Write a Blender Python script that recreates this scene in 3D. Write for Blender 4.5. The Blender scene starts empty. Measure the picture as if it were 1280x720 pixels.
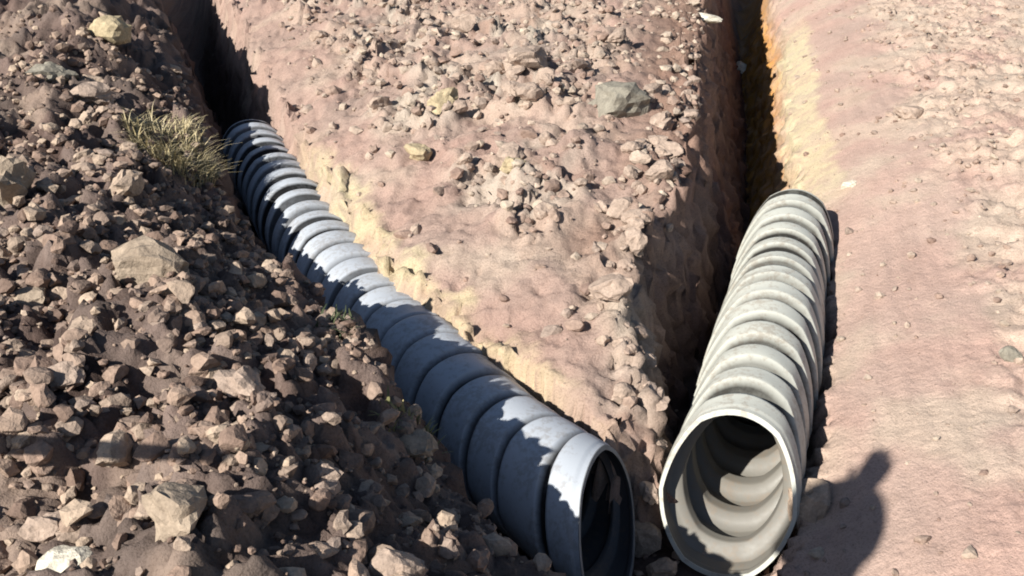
import bpy, bmesh, math, random
import numpy as np
from mathutils import Vector, Matrix, Quaternion

random.seed(7)
rng = np.random.default_rng(11)
R = math.radians
SC = bpy.context.scene
COL = SC.collection

# ------------------------------------------------------------------ camera, sky, sun, exposure
CAM_Z, PITCH, FPX = 1.5, 27.0, 1229.0            # focal length in pixels of a 1280 px wide frame
cam_d = bpy.data.cameras.new('camera')
cam = bpy.data.objects.new('camera', cam_d); COL.objects.link(cam)
cam.location = (0, 0, CAM_Z); cam.rotation_euler = (R(90 - PITCH), 0, 0)
cam_d.sensor_width = 36; cam_d.lens = 36 * FPX / 1280
cam_d.clip_start = 0.02; cam_d.clip_end = 2000
SC.camera = cam

_cp, _sp = math.cos(R(PITCH)), math.sin(R(PITCH))
def ray(px, py):
    u, v = px - 640.0, 360.0 - py
    return Vector((u, FPX * _cp + v * _sp, -FPX * _sp + v * _cp)).normalized()
def at(px, py, z):                                # the point of height z seen at a photo pixel
    d = ray(px, py); t = (z - CAM_Z) / d.z
    return Vector((0, 0, CAM_Z)) + d * t

SUN_AZ, SUN_ELEV = R(45), R(33)
SUN_DIR = Vector((math.sin(SUN_AZ) * math.cos(SUN_ELEV), math.cos(SUN_AZ) * math.cos(SUN_ELEV), -math.sin(SUN_ELEV)))   # the way the sunlight travels
SUN_EL = math.asin(-SUN_DIR.z)
w = bpy.data.worlds.new("World"); SC.world = w; w.use_nodes = True
nt = w.node_tree
bg = nt.nodes['Background']; sky = nt.nodes.new('ShaderNodeTexSky')
sky.sky_type = 'NISHITA'; sky.sun_disc = False
sky.sun_elevation = SUN_EL
sky.sun_rotation = math.atan2(-SUN_DIR.x, -SUN_DIR.y)
sky.air_density = 1.0; sky.dust_density = 0.6
nt.links.new(sky.outputs[0], bg.inputs[0]); bg.inputs[1].default_value = 0.05
sd = bpy.data.lights.new('sun', 'SUN'); sd.energy = 5.0; sd.angle = R(0.5); sd.color = (1.0, 0.955, 0.87)
sun = bpy.data.objects.new('sun', sd); COL.objects.link(sun)
sun.rotation_euler = SUN_DIR.to_track_quat('-Z', 'Y').to_euler(); sun.location = (-4, -6, 8)
vs = SC.view_settings
vs.view_transform = 'Standard'; vs.look = 'None'; vs.gamma = 1; vs.exposure = 0.65; vs.use_curve_mapping = False
SC.cycles.max_bounces = 4; SC.cycles.diffuse_bounces = 1
SC.cycles.filter_width = 1.9

# ------------------------------------------------------------------ noise
def _hash(ix, iy, seed):
    h = (ix.astype(np.int64) * 374761393 + iy.astype(np.int64) * 668265263 + seed * 1442695041) & 0xFFFFFFFF
    h = ((h ^ (h >> 13)) * 1274126177) & 0xFFFFFFFF
    h = ((h ^ (h >> 16)) * 2246822519) & 0xFFFFFFFF
    return (h ^ (h >> 15)) & 0xFFFFFF
def gnoise(x, y, seed=0):
    ix, iy = np.floor(x), np.floor(y); fx, fy = x - ix, y - iy
    def g(ox, oy):
        a = _hash(ix + ox, iy + oy, seed) / 16777216.0 * 2 * np.pi
        return np.cos(a) * (fx - ox) + np.sin(a) * (fy - oy)
    u = fx * fx * fx * (fx * (fx * 6 - 15) + 10); v = fy * fy * fy * (fy * (fy * 6 - 15) + 10)
    a, b, c, d = g(0, 0), g(1, 0), g(0, 1), g(1, 1)
    return (a + (b - a) * u + (c - a) * v + (a - b - c + d) * u * v) * 1.5
def fbm(x, y, f, octv=4, seed=0, gain=.5):
    s = 0; a = 1.0
    for i in range(octv):
        s = s + a * gnoise(x * f + 17.3 * i, y * f - 9.1 * i, seed + i); f *= 2.03; a *= gain
    return s
def worley(x, y, f, seed=0):                      # F1, F2-F1, id of the nearest cell
    X, Y = x * f, y * f; ix, iy = np.floor(X), np.floor(Y)
    d1 = np.full(X.shape, 9.0); d2 = np.full(X.shape, 9.0); cid = np.zeros(X.shape)
    for ox in (-1, 0, 1):
        for oy in (-1, 0, 1):
            h = _hash(ix + ox, iy + oy, seed); h2 = _hash(ix + ox, iy + oy, seed + 71)
            px = ix + ox + h / 16777216.0; py = iy + oy + h2 / 16777216.0
            d = np.hypot(X - px, Y - py)
            near = d < d1
            d2 = np.where(near, d1, np.minimum(d2, d)); cid = np.where(near, (h % 997) / 997.0, cid); d1 = np.where(near, d, d1)
    return d1, d2 - d1, cid
def sstep(a, b, x):
    t = np.clip((x - a) / (b - a), 0, 1); return t * t * (3 - 2 * t)

# ------------------------------------------------------------------ the lie of the land
AXIS_1 = [(318,196,-.30),(355,248,-.28),(398,315,-.27),(455,388,-.26),(530,468,-.25),(612,549,-.25),(692,612,-.25),(760,662,-.25)]
AXIS_2 = [(984,318,-.25),(972,365,-.25),(955,450,-.25),(932,545,-.25),(908,628,-.25)]
P1 = [at(*p) for p in AXIS_1]; P2 = [at(*p) for p in AXIS_2]

EDGE_L = [(150,-60,.10),(195,0,.10),(238,110,.08),(280,240,-.05),(326,322,-.12),(362,366,-.02),(406,394,.16),(470,450,.17),(528,525,.06),(566,600,-.02),(612,655,.01),(690,735,.0)]
EDGE_W = [(270,-60,.0),(288,0,.0),(326,80,-.01),(382,190,-.03),(436,262,-.05),(482,338,-.06),(560,402,-.08),(650,478,-.10),(750,550,-.13),(806,560,-.19),
          (812,480,-.06),(795,400,-.02),(800,320,.04),(845,260,.08),(868,190,.11),(872,110,.12),(882,0,.12),(884,-60,.12)]
EDGE_R = [(968,-60,-.22),(970,0,-.22),(983,40,-.23),(987,110,-.24),(990,165,-.25),(1003,235,-.24),(1034,310,-.20),(1042,400,-.21),(1037,490,-.21),(1028,570,-.22),(1012,640,-.27),(990,735,-.30)]
def pts(lst): return [at(*p) for p in lst]
def poly_l():
    e = pts(EDGE_L); a = e[0]; b = e[-1]
    return [(-60, 60)] + [(p.x, p.y) for p in [a + (a - e[1]).normalized() * 55] + e] + [(b.x + .15, b.y - .5), (.6, .2), (.9, -60), (-60, -60)]
def poly_w():
    e = pts(EDGE_W); a = e[0]; b = e[-1]
    return [((a + (a - e[1]).normalized() * 55).x, (a + (a - e[1]).normalized() * 55).y)] + [(p.x, p.y) for p in e] + [((b + (b - e[-2]).normalized() * 55).x, (b + (b - e[-2]).normalized() * 55).y)]
def poly_r():
    e = pts(EDGE_R); a = e[0]; b = e[-1]; f = a + (a - e[1]).normalized() * 55
    return [(60, 60), (f.x, f.y)] + [(p.x, p.y) for p in e] + [(b.x + .02, b.y - .5), (1.1, .2), (1.4, -60), (60, -60)]
def sdist(x, y, poly):                            # distance to a polygon, negative inside
    d = np.full(x.shape, 1e9); ins = np.zeros(x.shape, bool); n = len(poly)
    for i in range(n):
        (ax, ay), (bx, by) = poly[i], poly[(i + 1) % n]
        ex, ey = bx - ax, by - ay; L = ex * ex + ey * ey + 1e-12
        t = np.clip(((x - ax) * ex + (y - ay) * ey) / L, 0, 1)
        d = np.minimum(d, np.hypot(x - ax - t * ex, y - ay - t * ey))
        if by != ay:
            c = ((ay > y) != (by > y)) & (x < (bx - ax) * (y - ay) / (by - ay) + ax); ins ^= c
    return np.where(ins, -d, d)
def edge_z(x, y, edge):                           # lip height, blended smoothly from the points of its line
    e = pts(edge); num = np.zeros(x.shape); den = np.zeros(x.shape)
    for p, q in zip(e[:-1], e[1:]):
        n = max(2, min(8, int((q - p).length / .08)))
        for t in (np.arange(n) + .5) / n:
            c = p + (q - p) * t; w_ = (q - p).length / n / ((x - c.x) ** 2 + (y - c.y) ** 2 + .0016) ** 1.5
            num += w_ * c.z; den += w_
    return num / den
def line_dist(x, y, edge):
    e = pts(edge); d = np.full(x.shape, 1e9)
    for p, q in zip(e[:-1], e[1:]):
        ex, ey = q.x - p.x, q.y - p.y; L = ex * ex + ey * ey + 1e-12
        t = np.clip(((x - p.x) * ex + (y - p.y) * ey) / L, 0, 1)
        d = np.minimum(d, np.hypot(x - p.x - t * ex, y - p.y - t * ey))
    return d
PL, PW, PR = poly_l(), poly_w(), poly_r()
HUMPS = []                                         # x, y, radius, height of single lumps on the left bank
for px, py, z, r, h in [(385,410,.05,.14,.06),(440,460,.08,.16,.06),(180,60,.1,.5,.15)]:
    p = at(px, py, z); HUMPS.append((p.x, p.y, r, h))
# rubble field of the wedge, in plan
RUB = [at(*p, .1) for p in [(690,120),(560,130),(800,60),(640,40)]]

def terrain(x, y, zones=False):
    x = np.asarray(x, float); y = np.asarray(y, float)
    wob = fbm(x, y, 5.0, 4, 3) * .035 + fbm(x, y, 22, 2, 8) * .010
    far_fade = 1 - sstep(12, 25, np.hypot(x, y))
    dl = sdist(x, y, PL) + wob * 1.0; dw = sdist(x, y, PW) + wob * .8; dr = sdist(x, y, PR); dr = dr + wob * .6 * sstep(-.06, .03, dr)
    zl, zw, zr = edge_z(x, y, EDGE_L), edge_z(x, y, EDGE_W), edge_z(x, y, EDGE_R)
    il, iw, ir = np.maximum(-dl, 0), np.maximum(-dw, 0), np.maximum(-dr, 0)
    # left spoil bank: climbs away from the trench, rough all over
    gl = zl + .62 * np.minimum(il, .42) + .22 * np.clip(il - .42, 0, .25) - .20 * np.clip(il - .62, 0, 1.1)
    for hx, hy, hr, hh in HUMPS:
        gl = gl + hh * np.exp(-((x - hx) ** 2 + (y - hy) ** 2) / (hr * hr))
    f1, f21, cid = worley(x + .02 * gnoise(x * 20, y * 20, 5), y + .02 * gnoise(x * 20, y * 20, 6), 9.0, 21)
    g1, g21, cid2 = worley(x, y, 19.0, 31)
    h1, h21, cid3 = worley(x + .01 * gnoise(x * 40, y * 40, 9), y, 38.0, 33)
    rough_l = (.075 * (cid - .35) * sstep(0, .22, f21) + .045 * (cid2 - .3) * sstep(0, .28, g21) + .018 * (cid3 - .3) * sstep(0, .3, h21)
               + .07 * fbm(x, y, 3.0, 3, 41) + .017 * fbm(x, y, 18, 5, 42, .6))
    gl = gl + rough_l * sstep(-.02, .10, il)
    # wedge of undug ground between the trenches
    da, db = line_dist(x, y, EDGE_W[:10]), line_dist(x, y, EDGE_W[9:])
    zw_in = (edge_z(x, y, EDGE_W[:10]) * db + edge_z(x, y, EDGE_W[9:]) * da) / (da + db + 1e-6)
    hm = da * db / (da + db + 1e-6)
    gw = zw_in + .15 * (1 - np.exp(-hm / .26)) + .05 * np.exp(-((x - .1) ** 2 + (y - 4.2) ** 2) / .8)
    rubm = sstep(.22, .50, iw + .10 * fbm(x, y, 2.5, 2, 55)) * sstep(2.7, 3.4, y) * (.3 + .7 * sstep(-.25, .2, fbm(x, y, 1.6, 3, 57)))
    rubm = np.maximum(rubm, .8 * sstep(.12, .02, np.abs(iw - .07)) * sstep(.25, .55, x + .0 * y) * sstep(4.2, 3.4, y) * (dw < 0) * sstep(-.1, .1, x - .34))
    shoul = sstep(.30, .05, iw) * sstep(.15, .35, x + .1 * fbm(x, y, 3, 2, 58))
    rubm = np.maximum(rubm, shoul)
    rough_w = (rubm * (.085 * (cid - .4) * sstep(0, .22, f21) + .045 * (cid2 - .3) * sstep(0, .28, g21) + .014 * (cid3 - .3) * sstep(0, .3, h21) + .045 * fbm(x, y, 4, 3, 61))
               + .034 * np.minimum(0, fbm(x, y, 7, 4, 66) + .15) + .010 * (cid2 - .5) * sstep(0, .2, g21) * sstep(0, .5, fbm(x, y, 3, 2, 67))
               + .030 * fbm(x, y, 3, 3, 62) + .012 * fbm(x, y, 24, 4, 63))
    gw = gw + rough_w * sstep(0, .06, iw)
    # right side: smooth cut face, then the old surface
    gr = zr + (.24 + .12 * sstep(3.2, 4.2, y)) * (1 - np.exp(-ir / .40)) + .02 * np.clip(ir, 0, 2)
    rr = sstep(.36, .66, ir + .10 * fbm(x, y, 2.2, 2, 75))
    rough_r = (rr * (.050 * (cid - .4) * sstep(0, .25, f21) + .026 * (cid2 - .3) * sstep(0, .3, g21))
               + .007 * fbm(x, y, 2.0, 2, 71) + .0050 * fbm(x - .25 * y, y * .12, 26, 3, 72) + .003 * fbm(x, y, 50, 2, 73))
    gr = gr + rough_r * sstep(0, .05, ir)
    kl, kw, kr = 3.5, 3.6, 3.2
    kw = np.where(y < 2.05, 6.0, np.where(x > .35, 2.7, 3.6))
    hl = np.where(dl < 0, gl, zl - kl * dl); hw = np.where(dw < 0, gw, zw - kw * dw); hr = np.where(dr < 0, gr, zr - kr * dr)
    floor = -.46 + .03 * fbm(x, y, 6, 3, 81) - .6 * sstep(3.7, 4.8, y)
    wallr = .05 * fbm(x * 1.0, y, 9, 3, 85) + .02 * (cid - .5) * sstep(0, .3, f21)
    hl = hl + np.where(dl > 0, wallr, 0); hw = hw + np.where(dw > -.03, wallr + .03 * fbm(x, y, 20, 3, 88), 0) * 1.1; hr = hr + np.where(dr > 0, wallr, 0) * .6
    z = np.maximum(np.maximum(floor, hl), np.maximum(hw, hr))
    for ax in (AXIS_1[-3:], AXIS_2):                # the bed under the pipe ends is dug clear
        d_ = line_dist(x, y, ax); z = np.minimum(z, -.455 + .9 * sstep(.150, .185, d_) + 9 * (d_ > .185))
    flat = .25 + .10 * fbm(x, y, .15, 2, 91)
    z = z * far_fade + flat * (1 - far_fade)
    if not zones: return z
    which = np.argmax(np.stack([floor, hl, hw, hr]), 0)
    return z, dict(which=which, dl=dl, dw=dw, dr=dr, rub=rubm, rr=rr, cid=cid, cid2=cid2)

# ------------------------------------------------------------------ materials
class NT:
    def __init__(s, name):
        s.m = bpy.data.materials.new(name); s.m.use_nodes = True; s.t = s.m.node_tree; s.b = s.t.nodes['Principled BSDF']
    def n(s, typ, **k):
        q = s.t.nodes.new(typ)
        for a, v in k.items(): setattr(q, a, v)
        return q
    def l(s, a, b): s.t.links.new(a, b)
    def noise(s, scale, detail=4, rough=.55, vec=None):
        q = s.n('ShaderNodeTexNoise'); q.inputs['Scale'].default_value = scale; q.inputs['Detail'].default_value = detail; q.inputs['Roughness'].default_value = rough
        if vec is not None: s.l(vec, q.inputs['Vector'])
        return q
    def ramp(s, fac, stops):
        q = s.n('ShaderNodeValToRGB'); e = q.color_ramp.elements
        while len(e) < len(stops): e.new(.5)
        for i, (p, c) in enumerate(stops): e[i].position = p; e[i].color = (*c, 1)
        s.l(fac, q.inputs[0]); return q
    def mix(s, fac, a, b, mode='MIX'):
        q = s.n('ShaderNodeMix', data_type='RGBA', blend_type=mode)
        for sock, v in ((q.inputs[0], fac), (q.inputs[6], a), (q.inputs[7], b)):
            if hasattr(v, 'is_linked'): s.l(v, sock)
            else: sock.default_value = v if not isinstance(v, tuple) else (*v, 1)
        return q.outputs[2]
    def bump(s, h, strength, dist, prev=None):
        q = s.n('ShaderNodeBump'); q.inputs['Strength'].default_value = strength; q.inputs['Distance'].default_value = dist
        s.l(h, q.inputs['Height'])
        if prev is not None: s.l(prev, q.inputs['Normal'])
        return q.outputs[0]

def soil_mat():
    k = NT('soil'); geo = k.n('ShaderNodeNewGeometry'); P = geo.outputs['Position']
    a = k.n('ShaderNodeAttribute', attribute_name='soil').outputs['Color']
    n1 = k.noise(14, 8, .72, P); n2 = k.noise(170, 4, .7, P); n3 = k.noise(2.1, 3, .5, P)
    c = k.mix(1, a, k.ramp(n1.outputs[0], [(.30, (.87,.86,.85)), (.5, (1,1,1)), (.70, (1.09,1.08,1.07))]).outputs[0], 'MULTIPLY')
    c = k.mix(1, c, k.ramp(n2.outputs[0], [(.34, (.72,.71,.70)), (.5, (1.04,1.04,1.04))]).outputs[0], 'MULTIPLY')
    c = k.mix(.3, c, k.mix(1, c, k.ramp(n3.outputs[0], [(.3, (1.1,.92,.86)), (.7, (.92,1.04,1.0))]).outputs[0], 'MULTIPLY'))
    k.l(c, k.b.inputs['Base Color']); k.b.inputs['Roughness'].default_value = .95
    k.b.inputs['Specular IOR Level'].default_value = .15
    nb = k.bump(k.noise(260, 3, .7, P).outputs[0], .7, .004)
    nb = k.bump(k.noise(70, 5, .7, P).outputs[0], .5, .010, nb)
    vo = k.n('ShaderNodeTexVoronoi', feature='F1'); vo.inputs['Scale'].default_value = 46; vo.inputs['Randomness'].default_value = 1
    wv = k.n('ShaderNodeVectorMath', operation='MULTIPLY_ADD'); k.l(k.noise(30, 3, .6, P).outputs['Color'], wv.inputs[0]); wv.inputs[1].default_value = (.05,) * 3; k.l(P, wv.inputs[2]); k.l(wv.outputs[0], vo.inputs['Vector'])
    inv = k.n('ShaderNodeMath', operation='SUBTRACT'); inv.inputs[0].default_value = 1; k.l(vo.outputs['Distance'], inv.inputs[1])
    nb = k.bump(inv.outputs[0], .22, .010, nb)
    k.l(nb, k.b.inputs['Normal']); return k.m
def rock_mat(name, cols, rand=True):
    k = NT(name); geo = k.n('ShaderNodeNewGeometry'); P = geo.outputs['Position']
    src = geo.outputs['Random Per Island']
    c = k.ramp(src, [(i / (len(cols) - 1), q) for i, q in enumerate(cols)]).outputs[0]
    n1 = k.noise(22, 5, .65, P); n2 = k.noise(110, 4, .6, P)
    c = k.mix(1, c, k.ramp(n1.outputs[0], [(.3, (.70,.68,.66)), (.7, (1.2,1.18,1.14))]).outputs[0], 'MULTIPLY')
    c = k.mix(1, c, k.ramp(n2.outputs[0], [(.3, (.8,.8,.8)), (.65, (1.1,1.1,1.1))]).outputs[0], 'MULTIPLY')
    k.l(c, k.b.inputs['Base Color']); k.b.inputs['Roughness'].default_value = .92; k.b.inputs['Specular IOR Level'].default_value = .2
    nb = k.bump(n2.outputs[0], .5, .006); nb = k.bump(k.noise(40, 5, .6, P).outputs[0], .6, .012, nb)
    k.l(nb, k.b.inputs['Normal']); return k.m
def pipe_mat(name, base, dirt, amount, groove_shade=None, shade_amount=0):
    k = NT(name); geo = k.n('ShaderNodeNewGeometry'); P = geo.outputs['Position']
    n1 = k.noise(7, 8, .75, P); n2 = k.noise(55, 6, .7, P)
    f = k.n('ShaderNodeMath', operation='MULTIPLY'); k.l(n1.outputs[0], f.inputs[0]); k.l(n2.outputs[0], f.inputs[1])
    msk = k.ramp(f.outputs[0], [(.245, (0,0,0)), (.33, (amount,) * 3)]).outputs[0]
    c = k.mix(msk, base, dirt)
    if groove_shade:
        at_ = k.n('ShaderNodeAttribute', attribute_name='groove_shade').outputs['Fac']
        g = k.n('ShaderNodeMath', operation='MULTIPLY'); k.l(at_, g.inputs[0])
        k.l(k.ramp(n1.outputs[0], [(.25, (shade_amount * .8,) * 3), (.5, (shade_amount,) * 3)]).outputs[0], g.inputs[1])
        c = k.mix(g.outputs[0], c, groove_shade)  # near-black blended into the grooves as painted shade
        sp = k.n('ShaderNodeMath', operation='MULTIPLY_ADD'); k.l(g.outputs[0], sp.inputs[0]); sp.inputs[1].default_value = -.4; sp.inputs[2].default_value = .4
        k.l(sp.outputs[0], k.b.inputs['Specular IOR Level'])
    k.l(c, k.b.inputs['Base Color'])
    k.l(k.ramp(n1.outputs[0], [(.3, (.42,) * 3), (.7, (.7,) * 3)]).outputs[0], k.b.inputs['Roughness'])
    k.l(k.bump(n2.outputs[0], .15, .004), k.b.inputs['Normal']); return k.m
def plain(name, col, rough=.7, var=.2, scale=20):
    k = NT(name); geo = k.n('ShaderNodeNewGeometry')
    n1 = k.noise(scale, 4, .6, geo.outputs['Position'])
    c = k.mix(1, col, k.ramp(n1.outputs[0], [(.3, (1 - var,) * 3), (.7, (1 + var,) * 3)]).outputs[0], 'MULTIPLY')
    k.l(c, k.b.inputs['Base Color']); k.b.inputs['Roughness'].default_value = rough; return k.m

M_SOIL = soil_mat()
M_CLOD = rock_mat('clod_soil', [(.17,.12,.10), (.30,.215,.175), (.40,.30,.24), (.20,.15,.13), (.47,.37,.29), (.32,.25,.215)])
M_PALE = rock_mat('pale_stone', [(.36,.295,.225), (.42,.34,.26), (.32,.26,.21)])
M_PINK = rock_mat('pink_clod', [(.30,.21,.175), (.40,.30,.25), (.50,.42,.345), (.33,.26,.225), (.46,.37,.31), (.27,.19,.16)])
M_GREY = rock_mat('grey_stone', [(.25,.235,.20), (.28,.26,.22)])
M_WHITE = rock_mat('white_stone', [(.68,.64,.55), (.74,.70,.60)])
M_YEL = rock_mat('yellow_stone', [(.44,.36,.23), (.48,.40,.27)])

# ------------------------------------------------------------------ mesh helpers
def tag(o, label=None, cat=None, group=None, kind=None):
    if label: o['label'] = label
    if cat: o['category'] = cat
    if group: o['group'] = group
    if kind: o['kind'] = kind
    return o
def mesh_np(name, V, F, mat, parent=None, smooth=False):
    V = np.ascontiguousarray(V, np.float32); F = np.ascontiguousarray(F, np.int32)
    me = bpy.data.meshes.new(name); nv, nf, k = len(V), len(F), F.shape[1]
    me.vertices.add(nv); me.vertices.foreach_set('co', V.ravel())
    me.loops.add(nf * k); me.loops.foreach_set('vertex_index', F.ravel())
    me.polygons.add(nf); me.polygons.foreach_set('loop_start', np.arange(0, nf * k, k, dtype=np.int32))
    me.polygons.foreach_set('loop_total', np.full(nf, k, np.int32))
    me.update(calc_edges=True); me.validate()
    me.polygons.foreach_set('use_smooth', np.full(len(me.polygons), smooth))
    me.materials.append(mat)
    o = bpy.data.objects.new(name, me); COL.objects.link(o)
    if parent is not None: o.parent = parent
    return o
def obj_bm(name, bm, mat, parent=None, smooth=False):
    me = bpy.data.meshes.new(name); bm.to_mesh(me); bm.free()
    for p in me.polygons: p.use_smooth = smooth
    me.materials.append(mat)
    o = bpy.data.objects.new(name, me); COL.objects.link(o)
    if parent is not None: o.parent = parent
    return o
def thing(name, label, cat, loc=(0, 0, 0), group=None):
    o = bpy.data.objects.new(name, None); COL.objects.link(o); o.location = loc; o.empty_display_size = .1
    return tag(o, label, cat, group)

# ------------------------------------------------------------------ ground
def build_ground():
    def axis(fine, lo, hi, lim):
        a = [lo]; st = fine[0]
        while a[-1] > -lim: st *= 1.35; a.append(a[-1] - st)
        a = a[::-1]; mid = list(fine[1]); b = [hi]; st = fine[0]
        while b[-1] < lim: st *= 1.35; b.append(b[-1] + st)
        return np.array(a[:-1] + mid + b[1:])
    xs = axis((.03, np.arange(-4.3, 4.9, .0145)), -4.3, 4.9, 400)
    ym = [.75]
    while ym[-1] < 9.5: ym.append(ym[-1] + max(.009, .0050 * ym[-1]))
    ys = axis((.03, list(np.arange(-1.8, .75, .03)) + ym), -1.8, ym[-1], 400)
    X, Y = np.meshgrid(xs, ys)
    Z, q = terrain(X, Y, True)
    ny, nx = X.shape
    gy_, gx_ = np.gradient(Z, ys, axis=0), np.gradient(Z, xs, axis=1); sl = np.hypot(gx_, gy_) + 1e-6
    st = sstep(.9, 2.2, sl) * sstep(12, 9, np.hypot(X, Y)) * sstep(-.06, .0, q['dl'])
    along = X * .8 + Y
    dsp = st * (.034 * fbm(along, Z * 1.6, 9, 4, 121, .6) + .02 * fbm(along + X, Z * 1.3, 34, 2, 122))
    Xd, Yd = X - dsp * gx_ / sl, Y - dsp * gy_ / sl
    V = np.stack([Xd, Yd, Z + .3 * dsp], -1).reshape(-1, 3)
    i = np.arange(ny * nx).reshape(ny, nx)
    F = np.stack([i[:-1, :-1], i[:-1, 1:], i[1:, 1:], i[1:, :-1]], -1).reshape(-1, 4)
    o = mesh_np('ground', V, F, M_SOIL, smooth=True); tag(o, kind='structure')
    # soil kinds: dark spoil, pinkish subsoil, yellow clay seam, orange pocket
    def col(c): return np.array(c)[None, None, :]
    n = fbm(X, Y, 2.4, 4, 101)[..., None]; n2 = fbm(X, Y, 7, 3, 102)[..., None]
    spoil = col((.135,.099,.087)) * (1 + .45 * n) + col((.06,.05,.045)) * (q['cid'][..., None] - .4) * 1.6
    spoil = spoil + (col((.30,.225,.185)) - spoil) * sstep(.05, .45, fbm(X, Y, 3.2, 4, 131) - .15)[..., None] * .8
    pink = col((.41,.293,.250)) * (1 + .10 * n) ; tan = col((.43,.335,.275)) * (1 + .08 * n2)
    red = col((.29,.19,.15))
    yellow = col((.54,.45,.30)); brown = col((.090,.063,.054)); orange = col((.55,.27,.065))  # brown: dark tone that deepens the shade on trench walls and floor
    w = q['which'][..., None]
    cw = pink * .92 + (tan - pink * .92) * .75 * sstep(.0, .6, n + q['rub'][..., None] * .5)
    cw = cw + (red - cw) * (sstep(.1, .5, n2) * .6 * q['rub'][..., None])
    cw = cw + (red * .9 - cw) * (sstep(.0, .5, X - .2 + .3 * n[..., 0]) * sstep(.55, .15, -q['dw']))[..., None] * .95
    cw = cw + (col((.46,.385,.325)) - cw) * (q['rub'] * sstep(-.1, .3, fbm(X, Y, 3, 3, 133)) * sstep(.55, .1, X))[..., None] * .7
    edge = sstep(.10, .0, np.abs(q['dw'] - .02) + .05 * n2[..., 0]) * sstep(.35, .0, X)
    along = X * .8 + Y
    brk = sstep(-.12, .10, fbm(along, Z, 14, 4, 111, .6) + .5 * fbm(along, Z * 2, 5, 2, 112) + .15)
    cw = cw + (col((.46,.385,.325)) - cw) * (q['rub'] * sstep(-.1, .3, fbm(X, Y, 3, 3, 133)) * sstep(.55, .1, X))[..., None] * .7
    edge = sstep(.10, .02, np.abs(q['dw'] + .01) + .05 * n2[..., 0]) * sstep(.35, .0, X) * sstep(4.8, 4.0, Y) * (.35 + .55 * brk)
    cw = cw + (yellow - cw) * np.clip(edge, 0, 1)[..., None]
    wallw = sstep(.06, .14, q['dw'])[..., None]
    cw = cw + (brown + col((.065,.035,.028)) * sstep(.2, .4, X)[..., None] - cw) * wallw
    cr = pink * 1.22 + (tan * 1.2 - pink * 1.22) * sstep(-.2, .5, n + .5 * q['rr'][..., None])
    seam = (.5 + .5 * brk) * sstep(.12, .06, np.abs(q['dr'] + .05) + .04 * n2[..., 0]) * sstep(3.9, 4.6, Y) * sstep(8.2, 7.2, Y)
    cr = cr + (col((.62,.525,.36)) - cr) * np.clip(seam, 0, 1)[..., None]
    org = sstep(.0, .10, q['dr']) * sstep(3.5, 4.0, Y) * (.6 + .4 * brk)
    cr = cr + (orange - cr) * org[..., None]
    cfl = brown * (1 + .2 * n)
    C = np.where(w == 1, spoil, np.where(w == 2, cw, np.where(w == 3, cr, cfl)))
    far = sstep(8, 20, np.hypot(X, Y))[..., None]; C = C + (tan - C) * far
    C = np.clip(C, .02, .8)
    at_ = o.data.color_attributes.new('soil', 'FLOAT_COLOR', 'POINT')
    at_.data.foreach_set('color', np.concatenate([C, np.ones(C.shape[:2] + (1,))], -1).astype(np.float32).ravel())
    return o
build_ground()

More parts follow.
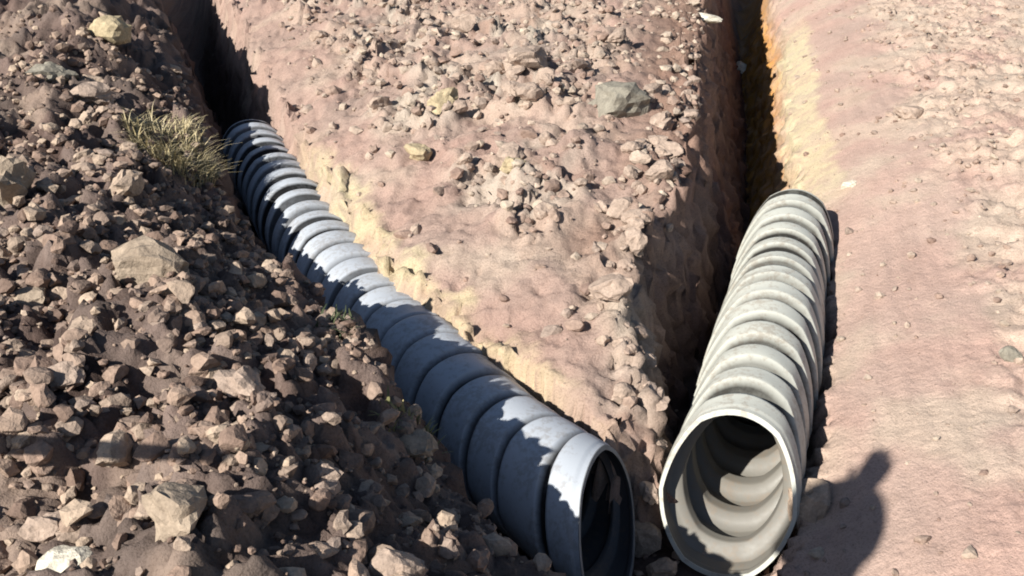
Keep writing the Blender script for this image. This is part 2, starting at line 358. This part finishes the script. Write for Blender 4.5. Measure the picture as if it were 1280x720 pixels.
# ------------------------------------------------------------------ pipes
def smooth_path(P, n):
    P = np.array([tuple(p) for p in P]); m = len(P); out = []
    for i in range(m - 1):
        p0, p1, p2, p3 = P[max(i - 1, 0)], P[i], P[i + 1], P[min(i + 2, m - 1)]
        for t in np.linspace(0, 1, 40, endpoint=False):
            out.append(.5 * (2 * p1 + (p2 - p0) * t + (2 * p0 - 5 * p1 + 4 * p2 - p3) * t * t + (3 * p1 - p0 - 3 * p2 + p3) * t ** 3))
    out.append(P[-1]); Q = np.array(out)
    s = np.concatenate([[0], np.cumsum(np.linalg.norm(np.diff(Q, axis=0), axis=1))])
    u = np.linspace(0, s[-1], n); return np.stack([np.interp(u, s, Q[:, k]) for k in range(3)], -1), u
def make_pipe(label, path, rad, mat, mat_in, pitch, tall=1.06, lean=0.3, yaw=0.0, facet=.35, depth=.026, crest=.55, soft=.35, peak=.0, far_crest=.4, rim=None):
    P3 = np.array([tuple(p) for p in path]); L = np.linalg.norm(np.diff(P3, axis=0), axis=1).sum()
    rings = max(3, round(L / pitch)); per = 26
    Q, u = smooth_path(path, rings * per + 1)
    T = np.gradient(Q, axis=0); T /= np.linalg.norm(T, axis=1)[:, None]
    S = np.cross(T, [0, 0, 1.0]); S /= np.linalg.norm(S, axis=1)[:, None]; U = np.cross(S, T)
    ph = ((np.arange(len(u)) + int(per * .74)) % per) / per
    tri = np.abs(ph - .5) * 2                       # 1 at the groove, 0 on the crest
    cr = far_crest + (crest - far_crest) * sstep(.35, .65, u / u[-1])
    prof = 1 - sstep(0, 1, (tri - cr) / soft)      # grooves are coloured dark to imitate shade      # 1 crest .. 0 groove
    jr = np.sin(((np.arange(len(u)) + int(per * .74)) // per) * 5.3 + 2) * .005
    r_out = rad - depth * (1 - prof) + jr * prof; r_in = r_out - .009
    r_out[-4:] = rad; r_in[-4:] = rad - .011; r_out[:4] = rad; r_in[:4] = rad - .011
    NA = 72; a = np.linspace(0, 2 * np.pi, NA, endpoint=False)
    hexr = np.cos(np.pi / 6) / np.cos((a + np.pi / 6) % (np.pi / 3) - np.pi / 6)   # rounded hexagon, one corner on top
    shape = (1 - facet + facet * hexr * 1.06) * (1 + peak * np.cos(a / 2) ** 10)
    root = thing('corrugated_pipe', label, 'pipe', tuple(P3[-1] - np.array([0, 0, rad])))
    base = P3[-1] - np.array([0, 0, rad])
    end = np.clip((u - (u[-1] - .22)) / .22, 0, 1)  # the mouth is cut on a slant
    jit = .0025 * np.sin(u * 37)[:, None]
    def tube(r):
        cx = np.sin(a)[None, :] * shape[None, :]; cy = np.cos(a)[None, :] * shape[None, :] * tall
        rr = r[:, None] + jit * np.sin(2 * a + 1)[None, :]
        V = Q[:, None, :] + S[:, None, :] * (rr * cx)[..., None] + U[:, None, :] * (rr * cy)[..., None]
        V = V - T[:, None, :] * ((lean + (min(lean, .42) - lean) * sstep(.3, 1, end))[:, None] * (rr * cy) - yaw * end[:, None] * (rr * cx))[..., None]
        return V - base
    def quads(m, flip=False):
        i = np.arange(m * NA).reshape(m, NA); j = np.roll(i, -1, 1)
        F = np.stack([i[:-1], i[1:], j[1:], j[:-1]], -1).reshape(-1, 4)
        return F[:, ::-1] if flip else F
    Vo, Vi = tube(r_out), tube(r_in); m = len(u)
    ow = mesh_np('outer_wall', Vo.reshape(-1, 3), quads(m), mat, root, smooth=True)
    g = np.repeat(sstep(0, 1, (tri - cr - .05 * soft) / (.35 * soft)) * (.72 + .28 * np.abs(np.sin(((np.arange(m) + int(per * .74)) // per) * 2.4 + 1))), NA); g[-3 * NA:] = 0; g[:3 * NA] = 0  # darkening of grooves and step faces, imitating shaded gaps between ribs
    ow.data.attributes.new('groove_shade', 'FLOAT', 'POINT').data.foreach_set('value', g.astype(np.float32))
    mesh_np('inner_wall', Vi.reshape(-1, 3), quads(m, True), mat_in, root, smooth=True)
    for e, nm in ((-1, 'mouth_rim'), (0, 'far_rim')):
        d = T[e] * (.003 if e == -1 else -.003)
        ring = np.concatenate([Vo[e], Vo[e] + d, Vi[e] + d, Vi[e]]).reshape(4, NA, 3).reshape(-1, 3)
        # slightly proud lip
        mesh_np(nm, ring, quads(4, e == 0), rim or mat, root)
    return root
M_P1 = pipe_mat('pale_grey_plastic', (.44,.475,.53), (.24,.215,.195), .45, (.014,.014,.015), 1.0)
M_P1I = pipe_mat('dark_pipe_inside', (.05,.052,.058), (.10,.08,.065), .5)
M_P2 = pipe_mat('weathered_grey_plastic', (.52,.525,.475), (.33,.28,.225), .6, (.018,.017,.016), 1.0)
M_P2I = pipe_mat('dusty_pipe_inside', (.18,.17,.15), (.20,.165,.13), .7)
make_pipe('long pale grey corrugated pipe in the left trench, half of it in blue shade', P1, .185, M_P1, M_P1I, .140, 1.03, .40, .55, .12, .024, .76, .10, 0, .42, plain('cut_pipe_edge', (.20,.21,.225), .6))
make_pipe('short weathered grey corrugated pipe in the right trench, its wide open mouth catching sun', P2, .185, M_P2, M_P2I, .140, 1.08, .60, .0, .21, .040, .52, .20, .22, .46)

# ------------------------------------------------------------------ stones and clods
def rock_template(sub, seed, cuts=9, flat=1.0):
    rg = np.random.default_rng(seed); bm = bmesh.new()
    bmesh.ops.create_icosphere(bm, subdivisions=sub, radius=1)
    V = np.array([v.co[:] for v in bm.verts]); F = np.array([[v.index for v in f.verts] for f in bm.faces]); bm.free()
    V = V * (1 + .22 * np.sin(V @ rg.normal(size=3) * 2.4 + rg.uniform(0, 6)))[:, None]
    for _ in range(cuts):
        nrm = rg.normal(size=3); nrm /= np.linalg.norm(nrm); c = rg.uniform(.45, .85)
        d = V @ nrm - c; V = V - np.maximum(d, 0)[:, None] * nrm * .93
    V = V * (1 + .06 * rg.normal(size=(len(V), 1)))
    V[:, 2] *= flat
    V /= np.abs(V).max(); return V, F
T3 = [rock_template(3, s) for s in range(10)]; T2 = [rock_template(2, 50 + s) for s in range(14)]; T1 = [rock_template(1, 90 + s, 5) for s in range(10)]
def rot_np(rg, full=True):
    q = Quaternion(rg.normal(size=4)).normalized() if full else Quaternion((0, 0, 1), rg.uniform(0, 6.28))
    return np.array(q.to_matrix())
def scatter(name, XY, rad, mat, squash=.75, sink=.25):
    Vs, Fs, off = [], [], 0
    Z = terrain(XY[:, 0], XY[:, 1])
    for (x, y), r, z in zip(XY, rad, Z):
        d = math.hypot(x, y); px = r / d * 1000
        V, F = (T2 if px > 11 else T1)[rng.integers(0, 10)]
        s = rng.uniform(.65, 1.15, 3)
        W = (V * s) @ rot_np(rng).T; W[:, 2] *= squash
        W = W * r + (x, y, z + r * squash * (1 - 2 * sink) * .6)
        Vs.append(W); Fs.append(F + off); off += len(V)
    o = mesh_np(name, np.concatenate(Vs), np.concatenate(Fs), mat); tag(o, kind='stuff'); return o
def region(n, box, rule, rmin, rmax, power=2.6):      # points in plan where rule(...) says so; radii follow a power law
    x = rng.uniform(box[0], box[1], n); y = rng.uniform(box[2], box[3], n)
    z, q = terrain(x, y, True)
    keep = rng.uniform(size=n) < rule(x, y, q)
    x, y = x[keep], y[keep]
    r = rmin + (rmax - rmin) * rng.uniform(size=len(x)) ** power
    return np.stack([x, y], -1), r
XY, r = region(85000, (-3.0, .5, .95, 7.5), lambda x, y, q: (q['dl'] < .0) * sstep(7.5, 4, y + 1.5) * (.35 + .6 * sstep(-.1, .4, fbm(x, y, 2.2, 3, 201))), .005, .040, 3.3)
o = scatter('rubble', XY, r, M_CLOD); tag(o, 'loose brown clods and crumbs spread over the left spoil bank', 'rubble')
XY, r = region(22000, (-2.4, 1.9, 1.6, 9), lambda x, y, q: (q['dw'] < -.02) * (q['rub'] * .7 + .14), .004, .046, 3.0)
o = scatter('rubble', XY, r, M_PINK); tag(o, 'loose pinkish stones strewn over the wedge between the trenches', 'rubble')
XY, r = region(26000, (.6, 3.8, 1.6, 9), lambda x, y, q: (q['dr'] < -.0) * (.16 + .5 * q['rr']), .003, .026, 5)
o = scatter('rubble', XY, r, M_PINK); tag(o, 'fine crumbs of pale soil scattered on the right side ground', 'rubble')
XY, r = region(4200, (-1.2, 1.6, 1.3, 8), lambda x, y, q: (q['which'] == 0) * 1.0, .01, .05)
o = scatter('rubble', XY, r, M_CLOD); tag(o, 'fallen dark crumbs lying on the trench floor', 'rubble')

def clods(n, box, rule, rmin, rmax, mat, label, group):   # the larger lumps, each a thing of its own
    XY, r = region(n, box, rule, rmin, rmax, 1.6)
    Z = terrain(XY[:, 0], XY[:, 1]); base = {}
    for i, ((x, y), rr, z) in enumerate(zip(XY, r, Z)):
        k = i % len(T3)
        if k not in base:
            V, F = T3[k]; o = base[k] = mesh_np('clod', V, F, mat)
        else:
            o = base[k].copy(); COL.objects.link(o)
        o.location = (x, y, z + rr * .15); o.scale = (rr, rr * rng.uniform(.7, 1), rr * rng.uniform(.5, .8))
        o.rotation_euler = (rng.uniform(-.4, .4), rng.uniform(-.4, .4), rng.uniform(0, 6.28))
        tag(o, label, 'clod', group)
clods(620, (-3.2, .5, 1.0, 7), lambda x, y, q: (q['dl'] < -.05) * .25, .035, .07, M_CLOD, 'rough brown clod among the loose spoil of the left bank', 'clods on the left spoil bank')
clods(420, (.2, 1.2, 1.8, 4.6), lambda x, y, q: (q['dw'] < .03) * (q['dw'] > -.22) * sstep(.25, .4, x) * .55, .02, .07, M_PINK, 'crumbling clod on the broken right shoulder of the wedge', 'clods on the right shoulder of the wedge')
clods(700, (-2.2, 1.8, 2.2, 8), lambda x, y, q: (q['dw'] < -.04) * q['rub'] * .38, .04, .095, M_PINK, 'angular pinkish lump in the rubble on the wedge of ground', 'lumps of rubble on the wedge')

def on_ground(px, py):                             # first point of the terrain along the view ray of a pixel
    d = ray(px, py); t = np.linspace(.7, 14, 5000)
    z = terrain(t * d.x, t * d.y); below = np.where(CAM_Z + t * d.z < z)[0]
    tt = t[below[0]] if len(below) else 6.0
    return Vector((tt * d.x, tt * d.y, CAM_Z + tt * d.z)), tt
def stone(px, py, wpx, hpx, mat, label, seed, group=None, name='stone', cat='stone', rz=None):
    p, d = on_ground(px, py + hpx * .25)
    a = wpx / FPX * d / 2; b = hpx / FPX * d / 2
    V, F = T3[seed % len(T3)]
    W = V * (1, .85, 1); W = W @ np.array(Matrix.Rotation(seed * 1.7 if rz is None else rz, 3, 'Z')).T
    W = W / np.abs(W).max(0) * (a, (a + b) / 2, b)
    o = mesh_np(name, W, F, mat, smooth=False); o.location = (p.x, p.y, p.z + b * .35)
    tag(o, label, cat, group); return o
ST = [
 (772,126,82,52,M_GREY,'dark grey-green stone with a sharp shaded side among rubble on the wedge',1),
 (1061,229,26,15,M_WHITE,'small white stone alone on the smooth right-hand cut face',2),
 (928,90,22,26,M_WHITE,'pale stone caught inside the dark far end of the right trench',3),
 (1006,640,58,80,M_CLOD,'brown clod in shade beside the open mouth of the short grey pipe',4),
 (185,335,110,78,M_PALE,'big pale crusted clod in the middle of the dark left bank',5),
 (62,92,62,34,M_GREY,'flat grey stone with a black shadow in the top left corner',6),
 (128,38,70,40,M_YEL,'yellowish rounded boulder at the top of the left bank',7),
 (16,232,46,80,M_PALE,'tall pale rock cut off by the left picture edge',8),
 (226,632,84,72,M_PALE,'pale pointed rock catching full sun low on the left bank',9),
 (340,304,34,44,M_PINK,'tan clod wedged against the far left side of the long pipe',10),
 (1134,140,34,18,M_PINK,'small clod casting a dark notch high on the right cut face',11),
 (880,20,44,14,M_WHITE,'pale flat stone at the top edge of the wedge beside the right trench',12),
 (552,128,42,42,M_YEL,'cream coloured lump near the middle of the wedge rubble',13),
 (297,556,36,28,M_PALE,'small pale stone lying in the long dark stripe of shadow',14),
 (84,702,78,34,M_WHITE,'whitish flat stone at the bottom left corner',15),
 (405,590,50,44,M_PINK,'pinkish clod lit by sun above the bottom of the left bank',16),
 (500,700,76,60,M_PINK,'large sunlit pink clod at the bottom beside the left trench lip',17),
 (308,478,76,50,M_PINK,'reddish broken clod lit in the centre of the dark left slope',18),
 (520,556,60,40,M_PALE,'pale clod with dry weeds on the lip above the long pipe',19),
 (1266,444,30,22,M_GREY,'grey stone at the right picture edge',20),
 (660,70,60,26,M_PINK,'wide flat pink stone behind the grey-green stone',21),
 (40,372,64,40,M_PALE,'pale lump below the tall rock at the left edge',22),
 (640,205,44,26,M_YEL,'yellow crumbly stone on the lower rubble of the wedge',23),
 (528,190,46,26,M_YEL,'cream wedge-shaped stone left of the rubble on the wedge',24),
 (118,120,50,34,M_PINK,'pinkish block below the yellowish boulder',25),
 (160,225,44,36,M_CLOD,'brown clod just under the dry grass tuft',26),
 (90,470,58,38,M_PINK,'pink crumbling lump on the left slope over the shadow stripe',27),
 (60,660,60,36,M_PINK,'rough pink clod in the sunny lower left corner',28),
 (790,300,34,40,M_PINK,'clod at the broken right shoulder of the wedge',29),
 (806,668,44,40,M_CLOD,'brown clod fallen between the two pipe mouths',31),
 (826,708,40,36,M_CLOD,'dark clod at the bottom edge between the pipe mouths',32),
 (812,612,30,26,M_PINK,'reddish crumb at the very tip of the wedge',33),
 (820,215,44,34,M_PINK,'crumbling red lump on the right shoulder of the wedge',30),
]
for px, py, a, b, m, lab, sd_ in ST: stone(px, py, a, b, m, lab, sd_)

# ------------------------------------------------------------------ dry grass and weeds
def tuft(name, label, cat, px, py, n, hpx, spread_px, col_a, col_b, width=.0035):
    p, d = on_ground(px, py); h0 = hpx / FPX * d; sp = spread_px / FPX * d / 2
    V, F = [], []
    for i in range(n):
        a = random.uniform(0, 6.283); rr = sp * math.sqrt(random.random())
        x0, y0 = rr * math.cos(a), rr * math.sin(a); z0 = float(terrain(np.array([p.x + x0]), np.array([p.y + y0]))[0]) - p.z - .01
        h = h0 * random.uniform(.45, 1.1); lean = random.uniform(.1, 1.2) * h; la = a + random.gauss(0, 1.3)
        wx, wy = -math.sin(la) * width * random.uniform(.6, 1.4), math.cos(la) * width
        k = len(V)
        for t in (0, .35, .7, 1):
            c = (x0 + lean * t ** 1.8 * math.cos(la), y0 + lean * t ** 1.8 * math.sin(la), z0 + h * (t - .35 * t ** 3))
            q = 1 - .85 * t
            V += [(c[0] - wx * q, c[1] - wy * q, c[2]), (c[0] + wx * q, c[1] + wy * q, c[2])]
        for j in range(3): F.append((k + 2 * j, k + 2 * j + 1, k + 2 * j + 3, k + 2 * j + 2))
    k = NT(name + '_blades'); geo = k.n('ShaderNodeNewGeometry')
    c = k.ramp(geo.outputs['Random Per Island'], [(0, col_a), (1, col_b)]).outputs[0]
    k.l(c, k.b.inputs['Base Color']); k.b.inputs['Roughness'].default_value = .7
    o = mesh_np(name, np.array(V), np.array(F), k.m); o.location = p; tag(o, label, cat); return o
tuft('grass_tuft', 'dry straw-coloured grass tuft on the far lip of the left bank', 'grass', 216, 196, 1100, 34, 92, (.44,.36,.18), (.64,.54,.34), .0028)
tuft('weed', 'small green weed in shade against the side of the long pipe', 'plant', 416, 408, 90, 22, 60, (.03,.045,.018), (.07,.085,.035), .005)
tuft('weed', 'pale yellow-green weed on the clod at the lip above the long pipe', 'plant', 512, 540, 90, 26, 70, (.14,.15,.06), (.36,.30,.14), .004)

# ------------------------------------------------------------------ photographer behind the lens (seen by the shadow)
def skin_figure(name, joints, edges, mat, parent, sub=2):
    me = bpy.data.meshes.new(name); me.from_pydata([j[0] for j in joints], edges, [])
    o = bpy.data.objects.new(name, me); COL.objects.link(o)
    s = o.modifiers.new('skin', 'SKIN'); s.use_smooth_shade = True
    for v, j in zip(me.skin_vertices[0].data, joints): v.radius = (j[1], j[1] * (j[2] if len(j) > 2 else 1))
    me.skin_vertices[0].data[0].use_root = True
    q = o.modifiers.new('sub', 'SUBSURF'); q.levels = sub; q.render_levels = sub
    me.materials.append(mat); o.parent = parent; return o
def clothes(H):                                    # trousers, jacket and bare head by height up the body
    k = NT('work_clothes'); tc = k.n('ShaderNodeTexCoord'); sp = k.n('ShaderNodeSeparateXYZ'); k.l(tc.outputs['Object'], sp.inputs[0])
    f = k.n('ShaderNodeMath', operation='DIVIDE'); k.l(sp.outputs['Z'], f.inputs[0]); f.inputs[1].default_value = H * 1.2
    r = k.ramp(f.outputs[0], [(0, (.03,.025,.02)), (.05, (.07,.08,.11)), (.42, (.16,.13,.09)), (.74, (.42,.26,.18))]); r.color_ramp.interpolation = 'CONSTANT'
    k.l(r.outputs[0], k.b.inputs['Base Color']); k.b.inputs['Roughness'].default_value = .9; return k.m
def bystander():
    P = at(1006, 674, -.17); Q = at(1084, 574, -.10)
    head = P - SUN_DIR * ((1.62 - P.z) / -SUN_DIR.z)
    off = (Q - P) - SUN_DIR * (Q - P).dot(SUN_DIR)          # raised hand beside the head, across the sunlight
    gx, gy = head.x - .03, head.y - .05
    gz = float(terrain(np.array([gx]), np.array([gy]))[0])
    t = thing('person', 'person in deep cloth hat, one hand raised, casting the round shadow beside the short pipe', 'person', (gx, gy, gz))
    o = Vector((gx, gy, gz)); hd = head - o; H = hd.z
    tip = hd + off; right = Vector((SUN_DIR.y, -SUN_DIR.x, 0)).normalized(); fwd = Vector((SUN_DIR.x, SUN_DIR.y, 0)).normalized()
    wrist = hd + off * .45; up = off.normalized()
    ch = hd + Vector((0, 0, -.50)) - fwd * .03; pel = Vector((0, 0, max(.6, H - .82)))
    J = [(pel, .15, .8), (ch, .15, .75), (hd + Vector((0, 0, -.2)), .058), (hd + Vector((0, 0, -.07)), .085), (hd + Vector((0, 0, .05)), .085),
         (ch + right * .19 + Vector((0, 0, .12)), .055), (wrist - up * .24 - right * .03 + fwd * .03, .045), (wrist - up * .05, .036), (wrist + up * .03, .042),
         (ch - right * .18 + Vector((0, 0, .12)), .075), (ch - right * .27 + Vector((0, 0, -.18)), .045), (ch - right * .28 + fwd * .06 + Vector((0, 0, -.42)), .033), (ch - right * .28 + fwd * .08 + Vector((0, 0, -.52)), .03)]
    J += [(pel + right * .1 + Vector((0, 0, -.1)), .09), (right * .11 + Vector((0, 0, pel.z * .52)), .062), (right * .12 + Vector((0, 0, .07)), .045), (right * .13 + fwd * .13 + Vector((0, 0, .035)), .038),
          (pel - right * .1 + Vector((0, 0, -.1)), .09), (-right * .11 + Vector((0, 0, pel.z * .52)), .062), (-right * .12 + Vector((0, 0, .07)), .045), (-right * .13 + fwd * .13 + Vector((0, 0, .035)), .038)]
    E = [(0, 1), (1, 2), (2, 3), (3, 4), (1, 5), (5, 6), (6, 7), (7, 8), (1, 9), (9, 10), (10, 11), (11, 12), (0, 13), (13, 14), (14, 15), (15, 16), (0, 17), (17, 18), (18, 19), (19, 20)]
    for root, hand_up, side in ((8, up, right), (12, Vector((0, 0, -1)), fwd)):
        for kf, (dx, ln) in enumerate(((-.03, .075), (-.01, .085), (.01, .08), (.03, .062))):
            b = J[root][0]; n = len(J)
            J += [(b + hand_up * .05 + side * dx, .0125), (b + hand_up * (.05 + ln * .6) + side * dx * 1.05, .0115), (b + hand_up * (.05 + ln) + side * dx + fwd * .012, .010)]
            E += [(root, n), (n, n + 1), (n + 1, n + 2)]
        n = len(J); J += [(b + hand_up * .02 - side * .045, .011), (b + hand_up * .06 - side * .062, .009)]; E += [(root, n), (n, n + 1)]
    skin_figure('body', J, E, clothes(H), t)
    bm = bmesh.new(); bmesh.ops.create_uvsphere(bm, u_segments=40, v_segments=16, radius=1)
    tilt = Matrix.Rotation(R(-38), 3, right)                  # pushed back on the head
    for v in bm.verts:
        rr_ = math.hypot(v.co.x, v.co.y)
        c = Vector((v.co.x * .140, v.co.y * .140, v.co.z * .15)) if v.co.z >= 0 else Vector((v.co.x / max(rr_, 1e-3) * (.128 + .02 * -v.co.z) if rr_ > .3 else 0, v.co.y / max(rr_, 1e-3) * (.128 + .02 * -v.co.z) if rr_ > .3 else 0, -.12 * min(1, -v.co.z * 1.1) if rr_ > .3 else -.02))
        v.co = tilt @ c + hd + Vector((0, 0, .03))
    obj_bm('cloth_hat', bm, plain('hat_cloth', (.42,.38,.30), .9, .2, 120), t, True)
bystander()

def stake():  # unseen caster, placed and leaned so its shadow makes the stripe
    A = on_ground(4, 555)[0]; B = on_ground(292, 572)[0]
    top = B - SUN_DIR * 1.45; low = A - SUN_DIR * .55
    d = (low - top).normalized()
    k = 0
    while k < 3:
        q = top + d * k
        if q.z < float(terrain(np.array([q.x]), np.array([q.y]))[0]) - .12: break
        k += .01
    base = top + d * k
    bm = bmesh.new(); bmesh.ops.create_cone(bm, cap_ends=True, segments=14, radius1=.027, radius2=.013, depth=k)
    for v in bm.verts: v.co.x += .004 * math.sin(v.co.z * 9)
    o = obj_bm('unseen_stake', bm, plain('raw_wood', (.30,.22,.14), .85, .25, 60), None, False)
    o.rotation_euler = (-d).to_track_quat('Z', 'Y').to_euler(); o.location = (top + base) / 2
    tag(o, 'slim unseen stake placed by the left bank, casting the long straight stripe of shadow', 'stake')
stake()
